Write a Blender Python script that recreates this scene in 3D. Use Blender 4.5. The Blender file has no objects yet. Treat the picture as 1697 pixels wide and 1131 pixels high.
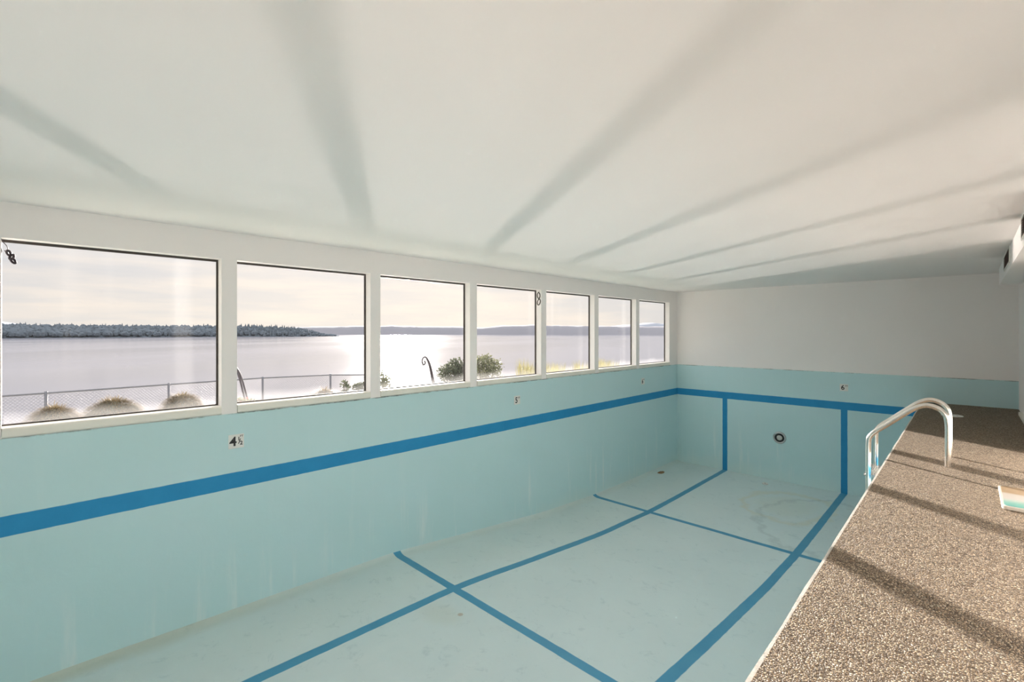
import bpy, bmesh, math, random
from mathutils import Vector, Matrix, noise as mnoise
random.seed(7)
SC = bpy.context.scene
COL = SC.collection
PI = math.pi

# ------------------------------------------------------------------ camera
# world: camera at the origin, +Y along the pool to the far end wall, -X towards the windows
W_PX, H_PX, F_PX, HORIZON = 1697.0, 1131.0, 782.6, 550.5
YAW = math.radians(44.10)
cd = bpy.data.cameras.new('camera')
cam = bpy.data.objects.new('camera', cd)
COL.objects.link(cam)
cd.sensor_width = 36.0
cd.lens = 36.0 * F_PX / W_PX
cd.shift_y = (HORIZON - H_PX / 2) / W_PX
cd.clip_start = 0.05
cd.clip_end = 20000
cam.location = (0, 0, 0)
cam.rotation_euler = (PI / 2, 0, YAW)
SC.camera = cam

# ------------------------------------------------------------------ light
SUN_AZ = Vector((-0.848, 0.530, 0)).normalized()
SUN_EL = math.radians(10.6)
to_sun = SUN_AZ * math.cos(SUN_EL) + Vector((0, 0, math.sin(SUN_EL)))
sd = bpy.data.lights.new('sun', 'SUN')
sd.energy = 14.5
sd.angle = math.radians(0.7)
sd.color = (1.0, 0.905, 0.83)
sun = bpy.data.objects.new('sun', sd)
COL.objects.link(sun)
sun.rotation_euler = to_sun.to_track_quat('Z', 'Y').to_euler()

SKY_HIGH = 1.7        # strength of the high sky relative to the bright band at the horizon
world = bpy.data.worlds.new('sky')
SC.world = world
world.use_nodes = True
def world_nodes():
    nt = world.node_tree
    N, L = nt.nodes, nt.links
    N.clear()
    out = N.new('ShaderNodeOutputWorld')
    bg = N.new('ShaderNodeBackground')
    L.new(bg.outputs[0], out.inputs[0])
    tc = N.new('ShaderNodeTexCoord')
    sep = N.new('ShaderNodeSeparateXYZ')
    L.new(tc.outputs['Generated'], sep.inputs[0])
    # elevation ramp
    r = N.new('ShaderNodeValToRGB')
    L.new(sep.outputs['Z'], r.inputs[0])
    e = r.color_ramp.elements
    e[0].position = 0.0; e[0].color = (0.665, 0.635, 0.605, 1)
    e[1].position = 1.0; e[1].color = (SKY_HIGH * 0.92, SKY_HIGH * 0.97, SKY_HIGH * 1.05, 1)
    for p, c in ((0.035, (0.655, 0.63, 0.605, 1)), (0.10, (0.60, 0.597, 0.605, 1)), (0.20, (0.63, 0.64, 0.67, 1)), (0.40, (1.2, 1.24, 1.33, 1))):
        el = e.new(p); el.color = c
    # cloud streaks, stretched along the horizon
    mp = N.new('ShaderNodeMapping')
    mp.inputs['Scale'].default_value = (3.2, 3.2, 26.0)
    L.new(tc.outputs['Generated'], mp.inputs[0])
    nz = N.new('ShaderNodeTexNoise')
    nz.inputs['Scale'].default_value = 1.6
    nz.inputs['Detail'].default_value = 7
    nz.inputs['Roughness'].default_value = 0.55
    L.new(mp.outputs[0], nz.inputs['Vector'])
    cr = N.new('ShaderNodeValToRGB')
    L.new(nz.outputs['Fac'], cr.inputs[0])
    cr.color_ramp.elements[0].position = 0.40; cr.color_ramp.elements[0].color = (0.93, 0.945, 0.97, 1)
    cr.color_ramp.elements[1].position = 0.66; cr.color_ramp.elements[1].color = (1.12, 1.07, 1.02, 1)
    mul = N.new('ShaderNodeMix'); mul.data_type = 'RGBA'; mul.blend_type = 'MULTIPLY'
    mul.inputs[0].default_value = 1.0
    L.new(r.outputs[0], mul.inputs[6]); L.new(cr.outputs[0], mul.inputs[7])
    # glow of the low sun behind thin cloud
    dot = N.new('ShaderNodeVectorMath'); dot.operation = 'DOT_PRODUCT'
    dot.inputs[1].default_value = to_sun
    L.new(tc.outputs['Generated'], dot.inputs[0])
    g = N.new('ShaderNodeMapRange')
    g.inputs['From Min'].default_value = 0.72; g.inputs['From Max'].default_value = 1.0
    L.new(dot.outputs['Value'], g.inputs[0])
    pw = N.new('ShaderNodeMath'); pw.operation = 'POWER'; pw.inputs[1].default_value = 2.0
    L.new(g.outputs[0], pw.inputs[0])
    add = N.new('ShaderNodeMix'); add.data_type = 'RGBA'; add.blend_type = 'ADD'
    L.new(pw.outputs[0], add.inputs[0])
    L.new(mul.outputs[2], add.inputs[6]); add.inputs[7].default_value = (0.24, 0.18, 0.11, 1)
    L.new(add.outputs[2], bg.inputs['Color'])
    bg.inputs['Strength'].default_value = 1.0
world_nodes()

SC.view_settings.view_transform = 'Standard'
SC.view_settings.look = 'None'
SC.view_settings.exposure = 0.25
SC.view_settings.gamma = 1.0
SC.view_settings.use_curve_mapping = False
SC.cycles.max_bounces = 14
SC.cycles.diffuse_bounces = 8
SC.cycles.glossy_bounces = 5
SC.cycles.transparent_max_bounces = 24
SC.cycles.use_denoising = True
SC.cycles.sample_clamp_indirect = 0.0
SC.cycles.blur_glossy = 0.0
SC.cycles.caustics_reflective = True
SC.cycles.use_guiding = True
SC.cycles.guiding_training_samples = 24

# ------------------------------------------------------------------ object helpers
def tag(o, label=None, cat=None, group=None, kind=None):
    if label: o['label'] = label
    if cat: o['category'] = cat
    if group: o['group'] = group
    if kind: o['kind'] = kind
    return o

def obj(name, bm, mats, parent=None, smooth=False, loc=None):
    me = bpy.data.meshes.new(name)
    bmesh.ops.recalc_face_normals(bm, faces=bm.faces[:])
    bm.to_mesh(me); bm.free()
    for m in (mats if isinstance(mats, (list, tuple)) else [mats]):
        me.materials.append(m)
    if smooth:
        for p in me.polygons: p.use_smooth = True
    o = bpy.data.objects.new(name, me)
    COL.objects.link(o)
    if parent: o.parent = parent
    if loc: o.location = loc
    return o

def empty(name, loc=(0, 0, 0), rz=0.0):
    o = bpy.data.objects.new(name, None)
    COL.objects.link(o)
    o.empty_display_size = 0.1
    o.location = loc; o.rotation_euler = (0, 0, rz)
    return o

def copy_tree(o, parent=None):
    c = o.copy(); COL.objects.link(c); c.parent = parent
    for ch in o.children: copy_tree(ch, c)
    return c

def box(bm, x0, x1, y0, y1, z0, z1, mi=0):
    v = [bm.verts.new(p) for p in ((x0,y0,z0),(x1,y0,z0),(x1,y1,z0),(x0,y1,z0),(x0,y0,z1),(x1,y0,z1),(x1,y1,z1),(x0,y1,z1))]
    fs = []
    for q in ((3,2,1,0),(4,5,6,7),(0,1,5,4),(1,2,6,5),(2,3,7,6),(3,0,4,7)):
        f = bm.faces.new([v[i] for i in q]); f.material_index = mi; fs.append(f)
    return v, fs

def bevel(bm, w, seg=2, angle=0.6):
    es = [e for e in bm.edges if len(e.link_faces) == 2 and e.calc_face_angle(0) > angle]
    bmesh.ops.bevel(bm, geom=es, offset=w, segments=seg, profile=0.5, affect='EDGES')

def rbox(x0, x1, y0, y1, z0, z1, w, seg=2):
    bm = bmesh.new(); box(bm, x0, x1, y0, y1, z0, z1); bevel(bm, w, seg); return bm

def tube(bm, pts, r, n=16, caps=True, closed=False, mi=0):
    pts = [Vector(p) for p in pts]
    m = len(pts)
    rad = r if isinstance(r, (list, tuple)) else [r] * m
    t0 = (pts[1] - pts[0]).normalized()
    up = Vector((0, 0, 1)) if abs(t0.z) < 0.9 else Vector((1, 0, 0))
    nrm = t0.cross(up).normalized()
    rings = []
    for i in range(m):
        if closed: t = (pts[(i + 1) % m] - pts[i - 1]).normalized()
        else: t = (pts[min(i + 1, m - 1)] - pts[max(i - 1, 0)]).normalized()
        nrm = (nrm - t * nrm.dot(t)).normalized()
        b = t.cross(nrm)
        rings.append([bm.verts.new(pts[i] + (nrm * math.cos(2*PI*k/n) + b * math.sin(2*PI*k/n)) * rad[i]) for k in range(n)])
    for i in range(m if closed else m - 1):
        a, c = rings[i], rings[(i + 1) % m]
        for k in range(n):
            f = bm.faces.new((a[k], a[(k + 1) % n], c[(k + 1) % n], c[k])); f.material_index = mi; f.smooth = True
    if caps and not closed:
        bm.faces.new(rings[0][::-1]).material_index = mi; bm.faces.new(rings[-1]).material_index = mi

def spline(pts, k=8):
    P = [Vector(p) for p in pts]; out = []
    for i in range(len(P) - 1):
        p0 = P[max(i - 1, 0)]; p1 = P[i]; p2 = P[i + 1]; p3 = P[min(i + 2, len(P) - 1)]
        for j in range(k):
            t = j / k
            out.append(0.5 * ((2*p1) + (p2 - p0)*t + (2*p0 - 5*p1 + 4*p2 - p3)*t*t + (3*p1 - p0 - 3*p2 + p3)*t*t*t))
    out.append(P[-1]); return out

def lathe(bm, prof, n=40, axis='y', mi=0, smooth=True):
    # prof: list of (radius, height); revolved about the axis
    rings = []
    for r, h in prof:
        if r < 1e-6:
            rings.append([bm.verts.new((0, h, 0) if axis == 'y' else (0, 0, h))]); continue
        ring = []
        for k in range(n):
            a = 2*PI*k/n
            ring.append(bm.verts.new((r*math.cos(a), h, r*math.sin(a)) if axis == 'y' else (r*math.cos(a), r*math.sin(a), h)))
        rings.append(ring)
    for a, b in zip(rings[:-1], rings[1:]):
        for k in range(n):
            k2 = (k + 1) % n
            if len(a) == 1 and len(b) == 1: continue
            if len(a) == 1: f = bm.faces.new((a[0], b[k], b[k2]))
            elif len(b) == 1: f = bm.faces.new((a[k], a[k2], b[0]))
            else: f = bm.faces.new((a[k], a[k2], b[k2], b[k]))
            f.material_index = mi; f.smooth = smooth

# ------------------------------------------------------------------ material helpers
class NT:
    def __init__(s, name):
        s.m = bpy.data.materials.new(name); s.m.use_nodes = True
        s.t = s.m.node_tree; s.N = s.t.nodes; s.L = s.t.links
        s.N.clear()
        s.out = s.N.new('ShaderNodeOutputMaterial')
    def new(s, t, **kw):
        n = s.N.new(t)
        for k, v in kw.items(): setattr(n, k, v)
        return n
    def link(s, a, b): s.L.new(a, b)
    def val(s, sock, v):
        if isinstance(v, bpy.types.NodeSocket): s.L.new(v, sock)
        else: sock.default_value = v
    def math(s, op, a, b=0.0, c=None, clamp=False):
        n = s.new('ShaderNodeMath', operation=op); n.use_clamp = clamp
        s.val(n.inputs[0], a); s.val(n.inputs[1], b)
        if c is not None: s.val(n.inputs[2], c)
        return n.outputs[0]
    def mix(s, f, a, b, blend='MIX'):
        n = s.new('ShaderNodeMix', data_type='RGBA', blend_type=blend)
        s.val(n.inputs[0], f)
        s.val(n.inputs[6], a if isinstance(a, bpy.types.NodeSocket) else (*a, 1)); s.val(n.inputs[7], b if isinstance(b, bpy.types.NodeSocket) else (*b, 1))
        return n.outputs[2]
    def pos(s, scale=(1, 1, 1), rot=(0, 0, 0)):
        g = s.new('ShaderNodeNewGeometry')
        mp = s.new('ShaderNodeMapping'); mp.inputs['Scale'].default_value = scale; mp.inputs['Rotation'].default_value = rot
        s.link(g.outputs['Position'], mp.inputs[0]); return mp.outputs[0]
    def objpos(s, scale=(1, 1, 1)):
        g = s.new('ShaderNodeTexCoord')
        mp = s.new('ShaderNodeMapping'); mp.inputs['Scale'].default_value = scale
        s.link(g.outputs['Object'], mp.inputs[0]); return mp.outputs[0]
    def xyz(s, v=None):
        n = s.new('ShaderNodeSeparateXYZ'); s.link(v or s.pos(), n.inputs[0]); return n.outputs
    def noise(s, vec, scale, detail=3, rough=0.5, dist=0.0):
        n = s.new('ShaderNodeTexNoise'); s.link(vec, n.inputs['Vector'])
        n.inputs['Scale'].default_value = scale; n.inputs['Detail'].default_value = detail
        n.inputs['Roughness'].default_value = rough; n.inputs['Distortion'].default_value = dist
        return n.outputs['Fac']
    def smooth(s, v, lo, hi, a=0.0, b=1.0):
        n = s.new('ShaderNodeMapRange', interpolation_type='SMOOTHSTEP')
        s.val(n.inputs[0], v); s.val(n.inputs[1], lo); s.val(n.inputs[2], hi); s.val(n.inputs[3], a); s.val(n.inputs[4], b)
        return n.outputs[0]
    def band(s, v, lo, hi, soft=0.004):
        a = s.smooth(v, lo - soft, lo + soft); b = s.smooth(v, hi - soft, hi + soft, 1.0, 0.0)
        return s.math('MULTIPLY', a, b)
    def ramp(s, v, stops):
        n = s.new('ShaderNodeValToRGB'); s.link(v, n.inputs[0]); e = n.color_ramp.elements
        while len(e) > 1: e.remove(e[-1])
        e[0].position = stops[0][0]; e[0].color = (*stops[0][1], 1)
        for p, c in stops[1:]:
            x = e.new(p); x.color = (*c, 1)
        return n.outputs[0]
    def bump(s, h, strength=0.3, dist=0.01):
        n = s.new('ShaderNodeBump'); s.link(h, n.inputs['Height'])
        n.inputs['Strength'].default_value = strength; n.inputs['Distance'].default_value = dist
        return n.outputs[0]
    def bsdf(s, col, rough=0.5, metal=0.0, normal=None, spec=0.5, **kw):
        b = s.new('ShaderNodeBsdfPrincipled')
        s.val(b.inputs['Base Color'], col if isinstance(col, bpy.types.NodeSocket) else (*col, 1))
        s.val(b.inputs['Roughness'], rough); s.val(b.inputs['Metallic'], metal)
        b.inputs['Specular IOR Level'].default_value = spec
        if normal is not None: s.link(normal, b.inputs['Normal'])
        for k, v in kw.items(): s.val(b.inputs[k], v)
        s.link(b.outputs[0], s.out.inputs[0]); return b

def simple(name, col, rough=0.5, metal=0.0, var=0.06, scale=8.0, bump=0.0, spec=0.5):
    n = NT(name)
    v = n.objpos()
    f = n.noise(v, scale, 4)
    c = n.mix(f, tuple(x*(1 - var) for x in col), tuple(min(1, x*(1 + var)) for x in col))
    nm = n.bump(n.noise(v, scale*6, 3), bump, 0.01) if bump else None
    n.bsdf(c, rough, metal, nm, spec)
    return n.m

WHITE = (0.885, 0.85, 0.83)
Z_TEAL = -0.853
STRIPE = (-1.637, -1.472)

def mat_white():
    n = NT('white_paint'); v = n.pos()
    f = n.noise(v, 1.3, 4)
    c = n.mix(f, tuple(x*0.985 for x in WHITE), WHITE)
    n.bsdf(c, 0.95, 0, n.bump(n.noise(v, 60, 3), 0.05, 0.004), 0.0)
    return n.m

TEAL = (0.52, 0.725, 0.755)
BLUE = (0.02, 0.25, 0.52)
def pool_paint(n, z, wear_scale=(1, 1, 0.12)):
    """aged pool paint: chalky vertical lime runs and a greener low zone"""
    v = n.pos()
    f1 = n.noise(v, 0.8, 4, 0.6)
    c = n.mix(f1, (TEAL[0]*0.93, TEAL[1]*0.97, TEAL[2]*0.94), (TEAL[0]*1.06, TEAL[1]*1.01, TEAL[2]*1.02))
    run = n.noise(n.pos((4.5, 4.5, 0.35)), 1.6, 5, 0.62)
    low = n.smooth(z, -3.1, -2.0, 1.0, 0.12)
    runm = n.math('MULTIPLY', n.smooth(run, 0.53, 0.74), low)
    c = n.mix(n.math('MULTIPLY', runm, 0.8), c, (0.70, 0.80, 0.80))
    foot = n.math('MULTIPLY', n.smooth(n.math('ADD', z, n.math('MULTIPLY', n.noise(n.pos((2, 2, 0.6)), 1.3, 4), 0.5)), -3.15, -2.75, 1.0, 0.0), 0.35)
    c = n.mix(foot, c, (0.66, 0.76, 0.72))
    return c, v

def mat_pool_wall(end=False):
    n = NT('end_wall_paint' if end else 'window_wall_paint')
    p = n.xyz(); x, y, z = p['X'], p['Y'], p['Z']
    c, v = pool_paint(n, z)
    wob = n.math('MULTIPLY', n.math('SUBTRACT', n.noise(v, 9, 2), 0.5), 0.008)
    zz = n.math('ADD', z, wob)
    s = n.band(zz, STRIPE[0], STRIPE[1])
    if end:
        xx = n.math('ADD', x, wob)
        below = n.smooth(z, STRIPE[0] - .001, STRIPE[0] + .02, 1, 0)
        inpool = n.smooth(x, -0.66, -0.64, 1, 0)
        s = n.math('MAXIMUM', n.math('MULTIPLY', s, inpool), n.math('MULTIPLY', below, n.math('MAXIMUM', n.band(xx, -4.37, -4.255), n.band(xx, -1.948, -1.832))))
    blue = n.mix(n.noise(v, 5, 5, 0.65), tuple(k*0.9 for k in BLUE), (0.03, 0.29, 0.56))
    scuff = n.smooth(n.noise(n.pos((3, 3, 3)), 3.5, 6, 0.7), 0.62, 0.8, 0, 0.35)
    blue = n.mix(scuff, blue, (0.10, 0.38, 0.60))
    c = n.mix(s, c, blue)
    # white paint above the tank edge with a grimy joint
    w = n.mix(n.noise(v, 1.1, 4), tuple(k*0.97 for k in WHITE), WHITE)
    top = n.smooth(z, Z_TEAL - 0.002, Z_TEAL + 0.002)
    c = n.mix(top, c, w)
    g = n.math('MULTIPLY', n.band(z, Z_TEAL - 0.010, Z_TEAL + 0.002, 0.003), n.smooth(n.noise(v, 3.0, 5, 0.7), 0.42, 0.68))
    c = n.mix(n.math('MULTIPLY', g, 0.8), c, (0.09, 0.07, 0.05))
    rough = n.mix(top, (0.48,)*3, (0.9,)*3)
    n.bsdf(c, rough, 0, n.bump(n.noise(v, 22, 5, 0.6), 0.10, 0.01), 0.25)
    return n.m

Y_X1, Y_X2 = 3.48, 8.13      # the two painted cross lines = the breaks of the floor slope
def mat_floor():
    n = NT('pool_floor_paint')
    p = n.xyz(); x, y, z = p['X'], p['Y'], p['Z']
    v = n.pos()
    base = (0.60, 0.735, 0.745)
    c = n.mix(n.noise(v, 0.9, 5, 0.6), tuple(k*0.93 for k in base), (0.66, 0.77, 0.765))
    sc = n.noise(v, 5.5, 8, 0.75, 0.6)
    c = n.mix(n.smooth(sc, 0.55, 0.68, 0, 0.50), c, (0.42, 0.55, 0.57))
    # rusty water stain left in the deep end and dirt along the foot of the window wall
    def blob(cx, cy, rx, ry, wob, lo=0.75, hi=1.05):
        a = n.math('MULTIPLY', n.math('SUBTRACT', x, cx), 1/rx); b = n.math('MULTIPLY', n.math('SUBTRACT', y, cy), 1/ry)
        d = n.math('SQRT', n.math('ADD', n.math('MULTIPLY', a, a), n.math('MULTIPLY', b, b)))
        d = n.math('ADD', d, n.math('MULTIPLY', n.math('SUBTRACT', n.noise(v, 2.3, 5, 0.6), 0.5), wob))
        return d
    d = blob(-2.55, 10.3, 0.75, 0.95, 0.8)
    c = n.mix(n.math('MULTIPLY', n.band(d, 0.90, 1.03, 0.10), 0.40), c, (0.60, 0.57, 0.38))
    c = n.mix(n.smooth(d, 0.35, 0.9, 0.22, 0.0), c, (0.62, 0.64, 0.48))
    d2 = blob(-1.75, 9.7, 1.1, 1.5, 0.6)
    c = n.mix(n.math('MULTIPLY', n.band(d2, 0.94, 1.0, 0.05), 0.45), c, (0.33, 0.42, 0.43))
    d3 = blob(-3.854, 3.195, 0.03, 0.03, 0.5)
    c = n.mix(n.smooth(d3, 0.6, 1.2, 0.7, 0.0), c, (0.40, 0.33, 0.26))
    d4 = blob(-4.0, 3.05, 0.30, 0.22, 0.9)
    c = n.mix(n.smooth(d4, 0.3, 1.1, 0.20, 0.0), c, (0.52, 0.52, 0.38))
    edge = n.smooth(n.math('ADD', x, n.math('MULTIPLY', n.noise(v, 1.4, 5, 0.7), 0.20)), -5.40, -5.20, 0.45, 0.0)
    c = n.mix(n.math('MULTIPLY', edge, n.smooth(y, 0.0, 3.2, 1.0, 0.25)), c, (0.42, 0.42, 0.27))
    haze = n.smooth(n.noise(n.pos((1.2, 0.5, 1)), 1.3, 5, 0.65), 0.55, 0.75, 0, 0.35)
    c = n.mix(haze, c, (0.70, 0.78, 0.77))
    # painted lane lines
    wob = n.math('MULTIPLY', n.math('SUBTRACT', n.noise(v, 6, 2), 0.5), 0.012)
    xx = n.math('ADD', x, wob); yy = n.math('ADD', y, wob)
    s = n.math('MAXIMUM', n.band(xx, -4.37, -4.255, .005), n.band(xx, -1.948, -1.832, .005))
    s = n.math('MAXIMUM', s, n.math('MAXIMUM', n.band(yy, Y_X1 - .055, Y_X1 + .055, .005), n.band(yy, Y_X2 - .055, Y_X2 + .055, .005)))
    blue = n.mix(n.noise(v, 3, 4), (0.04, 0.255, 0.44), (0.085, 0.335, 0.50))
    blue = n.mix(n.smooth(n.noise(v, 9, 8, 0.8, 1.2), 0.60, 0.70, 0, 0.5), blue, (0.02, 0.14, 0.26))
    c = n.mix(s, c, blue)
    n.bsdf(c, 0.42, 0, n.bump(n.noise(v, 7, 6, 0.6), 0.12, 0.02), 0.4)
    return n.m

def mat_deck():
    n = NT('exposed_aggregate')
    v = n.pos()
    dv = n.new('ShaderNodeTexNoise'); n.link(v, dv.inputs['Vector']); dv.inputs['Scale'].default_value = 40
    mx = n.new('ShaderNodeMix', data_type='VECTOR'); mx.inputs[0].default_value = 0.012
    n.link(v, mx.inputs[4]); n.link(dv.outputs['Color'], mx.inputs[5])
    vo = n.new('ShaderNodeTexVoronoi', feature='F1'); n.link(mx.outputs[1], vo.inputs['Vector']); vo.inputs['Scale'].default_value = 88
    vo.inputs['Randomness'].default_value = 0.9
    f2 = n.new('ShaderNodeTexVoronoi', feature='DISTANCE_TO_EDGE'); n.link(mx.outputs[1], f2.inputs['Vector']); f2.inputs['Scale'].default_value = 88
    f2.inputs['Randomness'].default_value = 0.9
    sep = n.new('ShaderNodeSeparateColor'); n.link(vo.outputs['Color'], sep.inputs[0])
    c = n.ramp(sep.outputs[0], [(0.0, (0.16, 0.105, 0.06)), (0.22, (0.39, 0.285, 0.18)), (0.5, (0.53, 0.41, 0.275)), (0.78, (0.65, 0.525, 0.37)), (0.93, (0.33, 0.245, 0.16)), (1.0, (0.74, 0.65, 0.50))])
    shaded_mortar = n.smooth(f2.outputs['Distance'], 0.03, 0.19, 0.95, 0.0)
    c = n.mix(shaded_mortar, c, (0.055, 0.042, 0.03))  # mortar painted near black to stand in for shadow between the pebbles
    big = n.noise(v, 1.6, 5, 0.6)
    c = n.mix(n.smooth(big, 0.35, 0.7, 0.0, 0.22), c, (0.22, 0.165, 0.115))
    p = n.xyz()
    jy = n.math('ADD', p['Y'], n.math('MULTIPLY', n.math('SUBTRACT', n.noise(v, 4, 3), 0.5), 0.03))
    j = n.math('MAXIMUM', n.band(jy, 3.930, 3.940, .006), 0.0)
    c = n.mix(n.math('MULTIPLY', j, n.smooth(n.noise(v, 5, 3), 0.35, 0.55, 0.3, 0.8)), c, (0.13, 0.10, 0.075))
    h = n.smooth(f2.outputs['Distance'], 0.0, 0.38)
    h = n.math('ADD', h, n.math('MULTIPLY', sep.outputs[1], 0.45))
    n.bsdf(c, 0.62, 0, n.bump(h, 1.0, 0.007), 0.3)
    return n.m

def mat_glass():
    n = NT('window_glass')
    tr = n.new('ShaderNodeBsdfTransparent'); tr.inputs[0].default_value = (0.99, 0.99, 0.985, 1)
    gl = n.new('ShaderNodeBsdfGlossy'); gl.inputs['Roughness'].default_value = 0.02
    fr = n.new('ShaderNodeFresnel'); fr.inputs[0].default_value = 1.35
    mx = n.new('ShaderNodeMixShader'); n.val(mx.inputs[0], n.math('MULTIPLY', fr.outputs[0], 0.35))
    n.link(tr.outputs[0], mx.inputs[1]); n.link(gl.outputs[0], mx.inputs[2]); n.link(mx.outputs[0], n.out.inputs[0])
    return n.m

def mat_dirty_glass():
    """outer face of a pane: salt film, wiped streaks and a fogged strip along the bottom"""
    n = NT('salt_filmed_glass')
    v = n.pos(); p = n.xyz(); z = p['Z']; y = p['Y']
    tr = n.new('ShaderNodeBsdfTransparent'); tr.inputs[0].default_value = (0.99, 0.99, 0.99, 1)
    di = n.new('ShaderNodeBsdfTranslucent'); di.inputs[0].default_value = (0.95, 0.95, 0.95, 1)
    zn = n.math('ADD', z, n.math('MULTIPLY', n.math('SUBTRACT', n.noise(n.pos((1, 1.1, 1.1)), 1.4, 4, 0.6), 0.5), 0.20))
    fog = n.smooth(zn, -0.755, -0.63, 0.085, 0.0)
    streak = n.smooth(n.noise(n.pos((1, 1.7, 0.10)), 1.9, 2, 0.5), 0.56, 0.74, 0.0, 0.02)
    fine = n.smooth(n.noise(n.pos((1, 24, 0.5)), 1.0, 4, 0.6), 0.6, 0.8, 0.0, 0.008)
    a = n.math('ADD', n.math('ADD', fog, streak), fine)
    a = n.math('ADD', a, 0.004)
    mx = n.new('ShaderNodeMixShader'); n.val(mx.inputs[0], a)
    n.link(tr.outputs[0], mx.inputs[1]); n.link(di.outputs[0], mx.inputs[2]); n.link(mx.outputs[0], n.out.inputs[0])
    return n.m

def mat_water():
    n = NT('sea_water')
    v = n.pos((1, 1, 1), (0, 0, -0.559))
    a = n.noise(v, 0.25, 5, 0.6); 
    mp = n.new('ShaderNodeMapping'); n.link(v, mp.inputs[0]); mp.inputs['Scale'].default_value = (0.004, 0.0009, 1)
    b = n.noise(mp.outputs[0], 3.0, 5, 0.6)
    rough = n.smooth(b, 0.35, 0.65, 0.14, 0.18)
    c = n.mix(n.smooth(b, 0.35, 0.65), (0.10, 0.10, 0.135), (0.16, 0.155, 0.19))
    n.bsdf(c, rough, 0, None, 0.5, IOR=1.33)
    return n.m

def mat_leaf(name, c1, c2, sc=6.0):
    n = NT(name); v = n.pos()
    c = n.mix(n.noise(v, sc, 3), c1, c2)
    b = n.bsdf(c, 0.55, 0, None, 0.3)
    t = n.new('ShaderNodeBsdfTranslucent'); n.link(c, t.inputs[0])
    mx = n.new('ShaderNodeMixShader'); mx.inputs[0].default_value = 0.30
    n.link(b.outputs[0], mx.inputs[1]); n.link(t.outputs[0], mx.inputs[2]); n.link(mx.outputs[0], n.out.inputs[0])
    return n.m

M_WHITE = mat_white()
M_WALL = mat_pool_wall(False)
M_END = mat_pool_wall(True)
M_FLOOR = mat_floor()
M_DECK = mat_deck()
M_GLASS = mat_glass()
M_DIRTY = mat_dirty_glass()
M_WATER = mat_water()
M_TRIM = simple('cream_trim_paint', (0.80, 0.775, 0.70), 0.5, var=0.04, scale=5, bump=0.03)
M_GASKET = simple('dark_glazing_bead', (0.045, 0.036, 0.030), 0.6, var=0.3, scale=14)
M_STEEL = simple('polished_steel', (0.80, 0.77, 0.72), 0.24, 1.0, var=0.05, scale=20, bump=0.02)
M_STEEL2 = simple('dull_steel', (0.55, 0.56, 0.56), 0.32, 1.0, var=0.12, scale=30, bump=0.03)
M_BLACK = simple('black_paint', (0.012, 0.012, 0.014), 0.5, var=0.1)
M_PLATE = simple('white_marker_tile', (0.74, 0.735, 0.70), 0.35, var=0.05, scale=12)
M_COPING = simple('white_coping_paint', (0.60, 0.575, 0.53), 0.6, var=0.3, scale=16, bump=0.2)
M_PLASTIC = simple('white_plastic', (0.78, 0.76, 0.71), 0.4, var=0.05)
M_FOAM = simple('cream_foam', (0.56, 0.53, 0.47), 0.7, var=0.05)
M_LENS = simple('lamp_lens', (0.52, 0.53, 0.50), 0.12, var=0.12, scale=30, bump=0.1, spec=0.9)
M_RUST = simple('brown_debris', (0.30, 0.18, 0.09), 0.8, var=0.3, scale=30, bump=0.3)
M_GRILLE = simple('brown_grille', (0.12, 0.055, 0.035), 0.55, var=0.2)
M_WIRE = simple('dark_wire', (0.05, 0.035, 0.045), 0.5, var=0.2)
M_RING = simple('dark_bronze_ring', (0.07, 0.055, 0.042), 0.4, 0.6, var=0.2)
M_FENCE = simple('galvanised_fence', (0.13, 0.13, 0.145), 0.6, 0.0, var=0.15)

# ------------------------------------------------------------------ the room
XL, XR = -5.53, 0.61           # window wall, right wall
YB, YF = -5.0, 11.96           # wall behind, end wall
ZC, ZD = 1.04, -1.34           # ceiling, deck
WT = 0.15                      # thickness of the window wall above the sill
ZT, ZS = 0.755, -0.765         # window head, window bottom
PITCH, WW, Y1 = 1.683, 1.54, -0.130
wins = [(Y1 + PITCH*k, Y1 + PITCH*k + WW) for k in range(0, 7)]
def floor_z(y):
    pts = [(-6, -2.90), (0.0, -2.90), (1.4, -2.93), (3.48, -2.985), (4.6, -3.10), (6.5, -3.285), (8.13, -3.372), (9.5, -3.387), (12.2, -3.39)]
    for (a, za), (b, zb) in zip(pts[:-1], pts[1:]):
        if a <= y <= b: return za + (zb - za)*(y - a)/(b - a)
    return pts[-1][1]
def deck_edge(y): return -0.606 - 0.0042*y

bm = bmesh.new()
box(bm, XL - 0.25, XL, YB, YF, -3.7, Z_TEAL)                           # tank wall
box(bm, XL - WT, XL, YB, YF, ZT, ZC + 0.1)                             # head
ys = [YB] + [q for w in wins for q in w] + [YF]
for a, b in zip(ys[0::2], ys[1::2]):
    box(bm, XL - WT, XL, a, b, Z_TEAL, ZT)                             # piers between the windows
for a, b in wins:
    box(bm, XL - WT, XL - 0.012, a, b, Z_TEAL, ZS - 0.03)              # under the sills
tag(obj('wall_left', bm, M_WALL), kind='structure')

bm = bmesh.new(); box(bm, XL - 0.25, XR + 0.2, YF, YF + 0.2, -3.7, ZC + 0.1)
tag(obj('wall_far', bm, M_END), kind='structure')
bm = bmesh.new(); box(bm, XR, XR + 0.2, YB, YF, -1.6, ZC + 0.1)
tag(obj('wall_right', bm, M_WHITE), kind='structure')
bm = bmesh.new(); box(bm, XL - 0.25, XR + 0.2, YB - 0.2, YB, -3.7, ZC + 0.1)
tag(obj('wall_back', bm, M_WALL), kind='structure')
bm = bmesh.new(); box(bm, XL - 0.6, XR + 0.2, YB - 0.2, YF + 0.2, ZC, ZC + 0.15)
tag(obj('ceiling', bm, M_WHITE), kind='structure')

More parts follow.
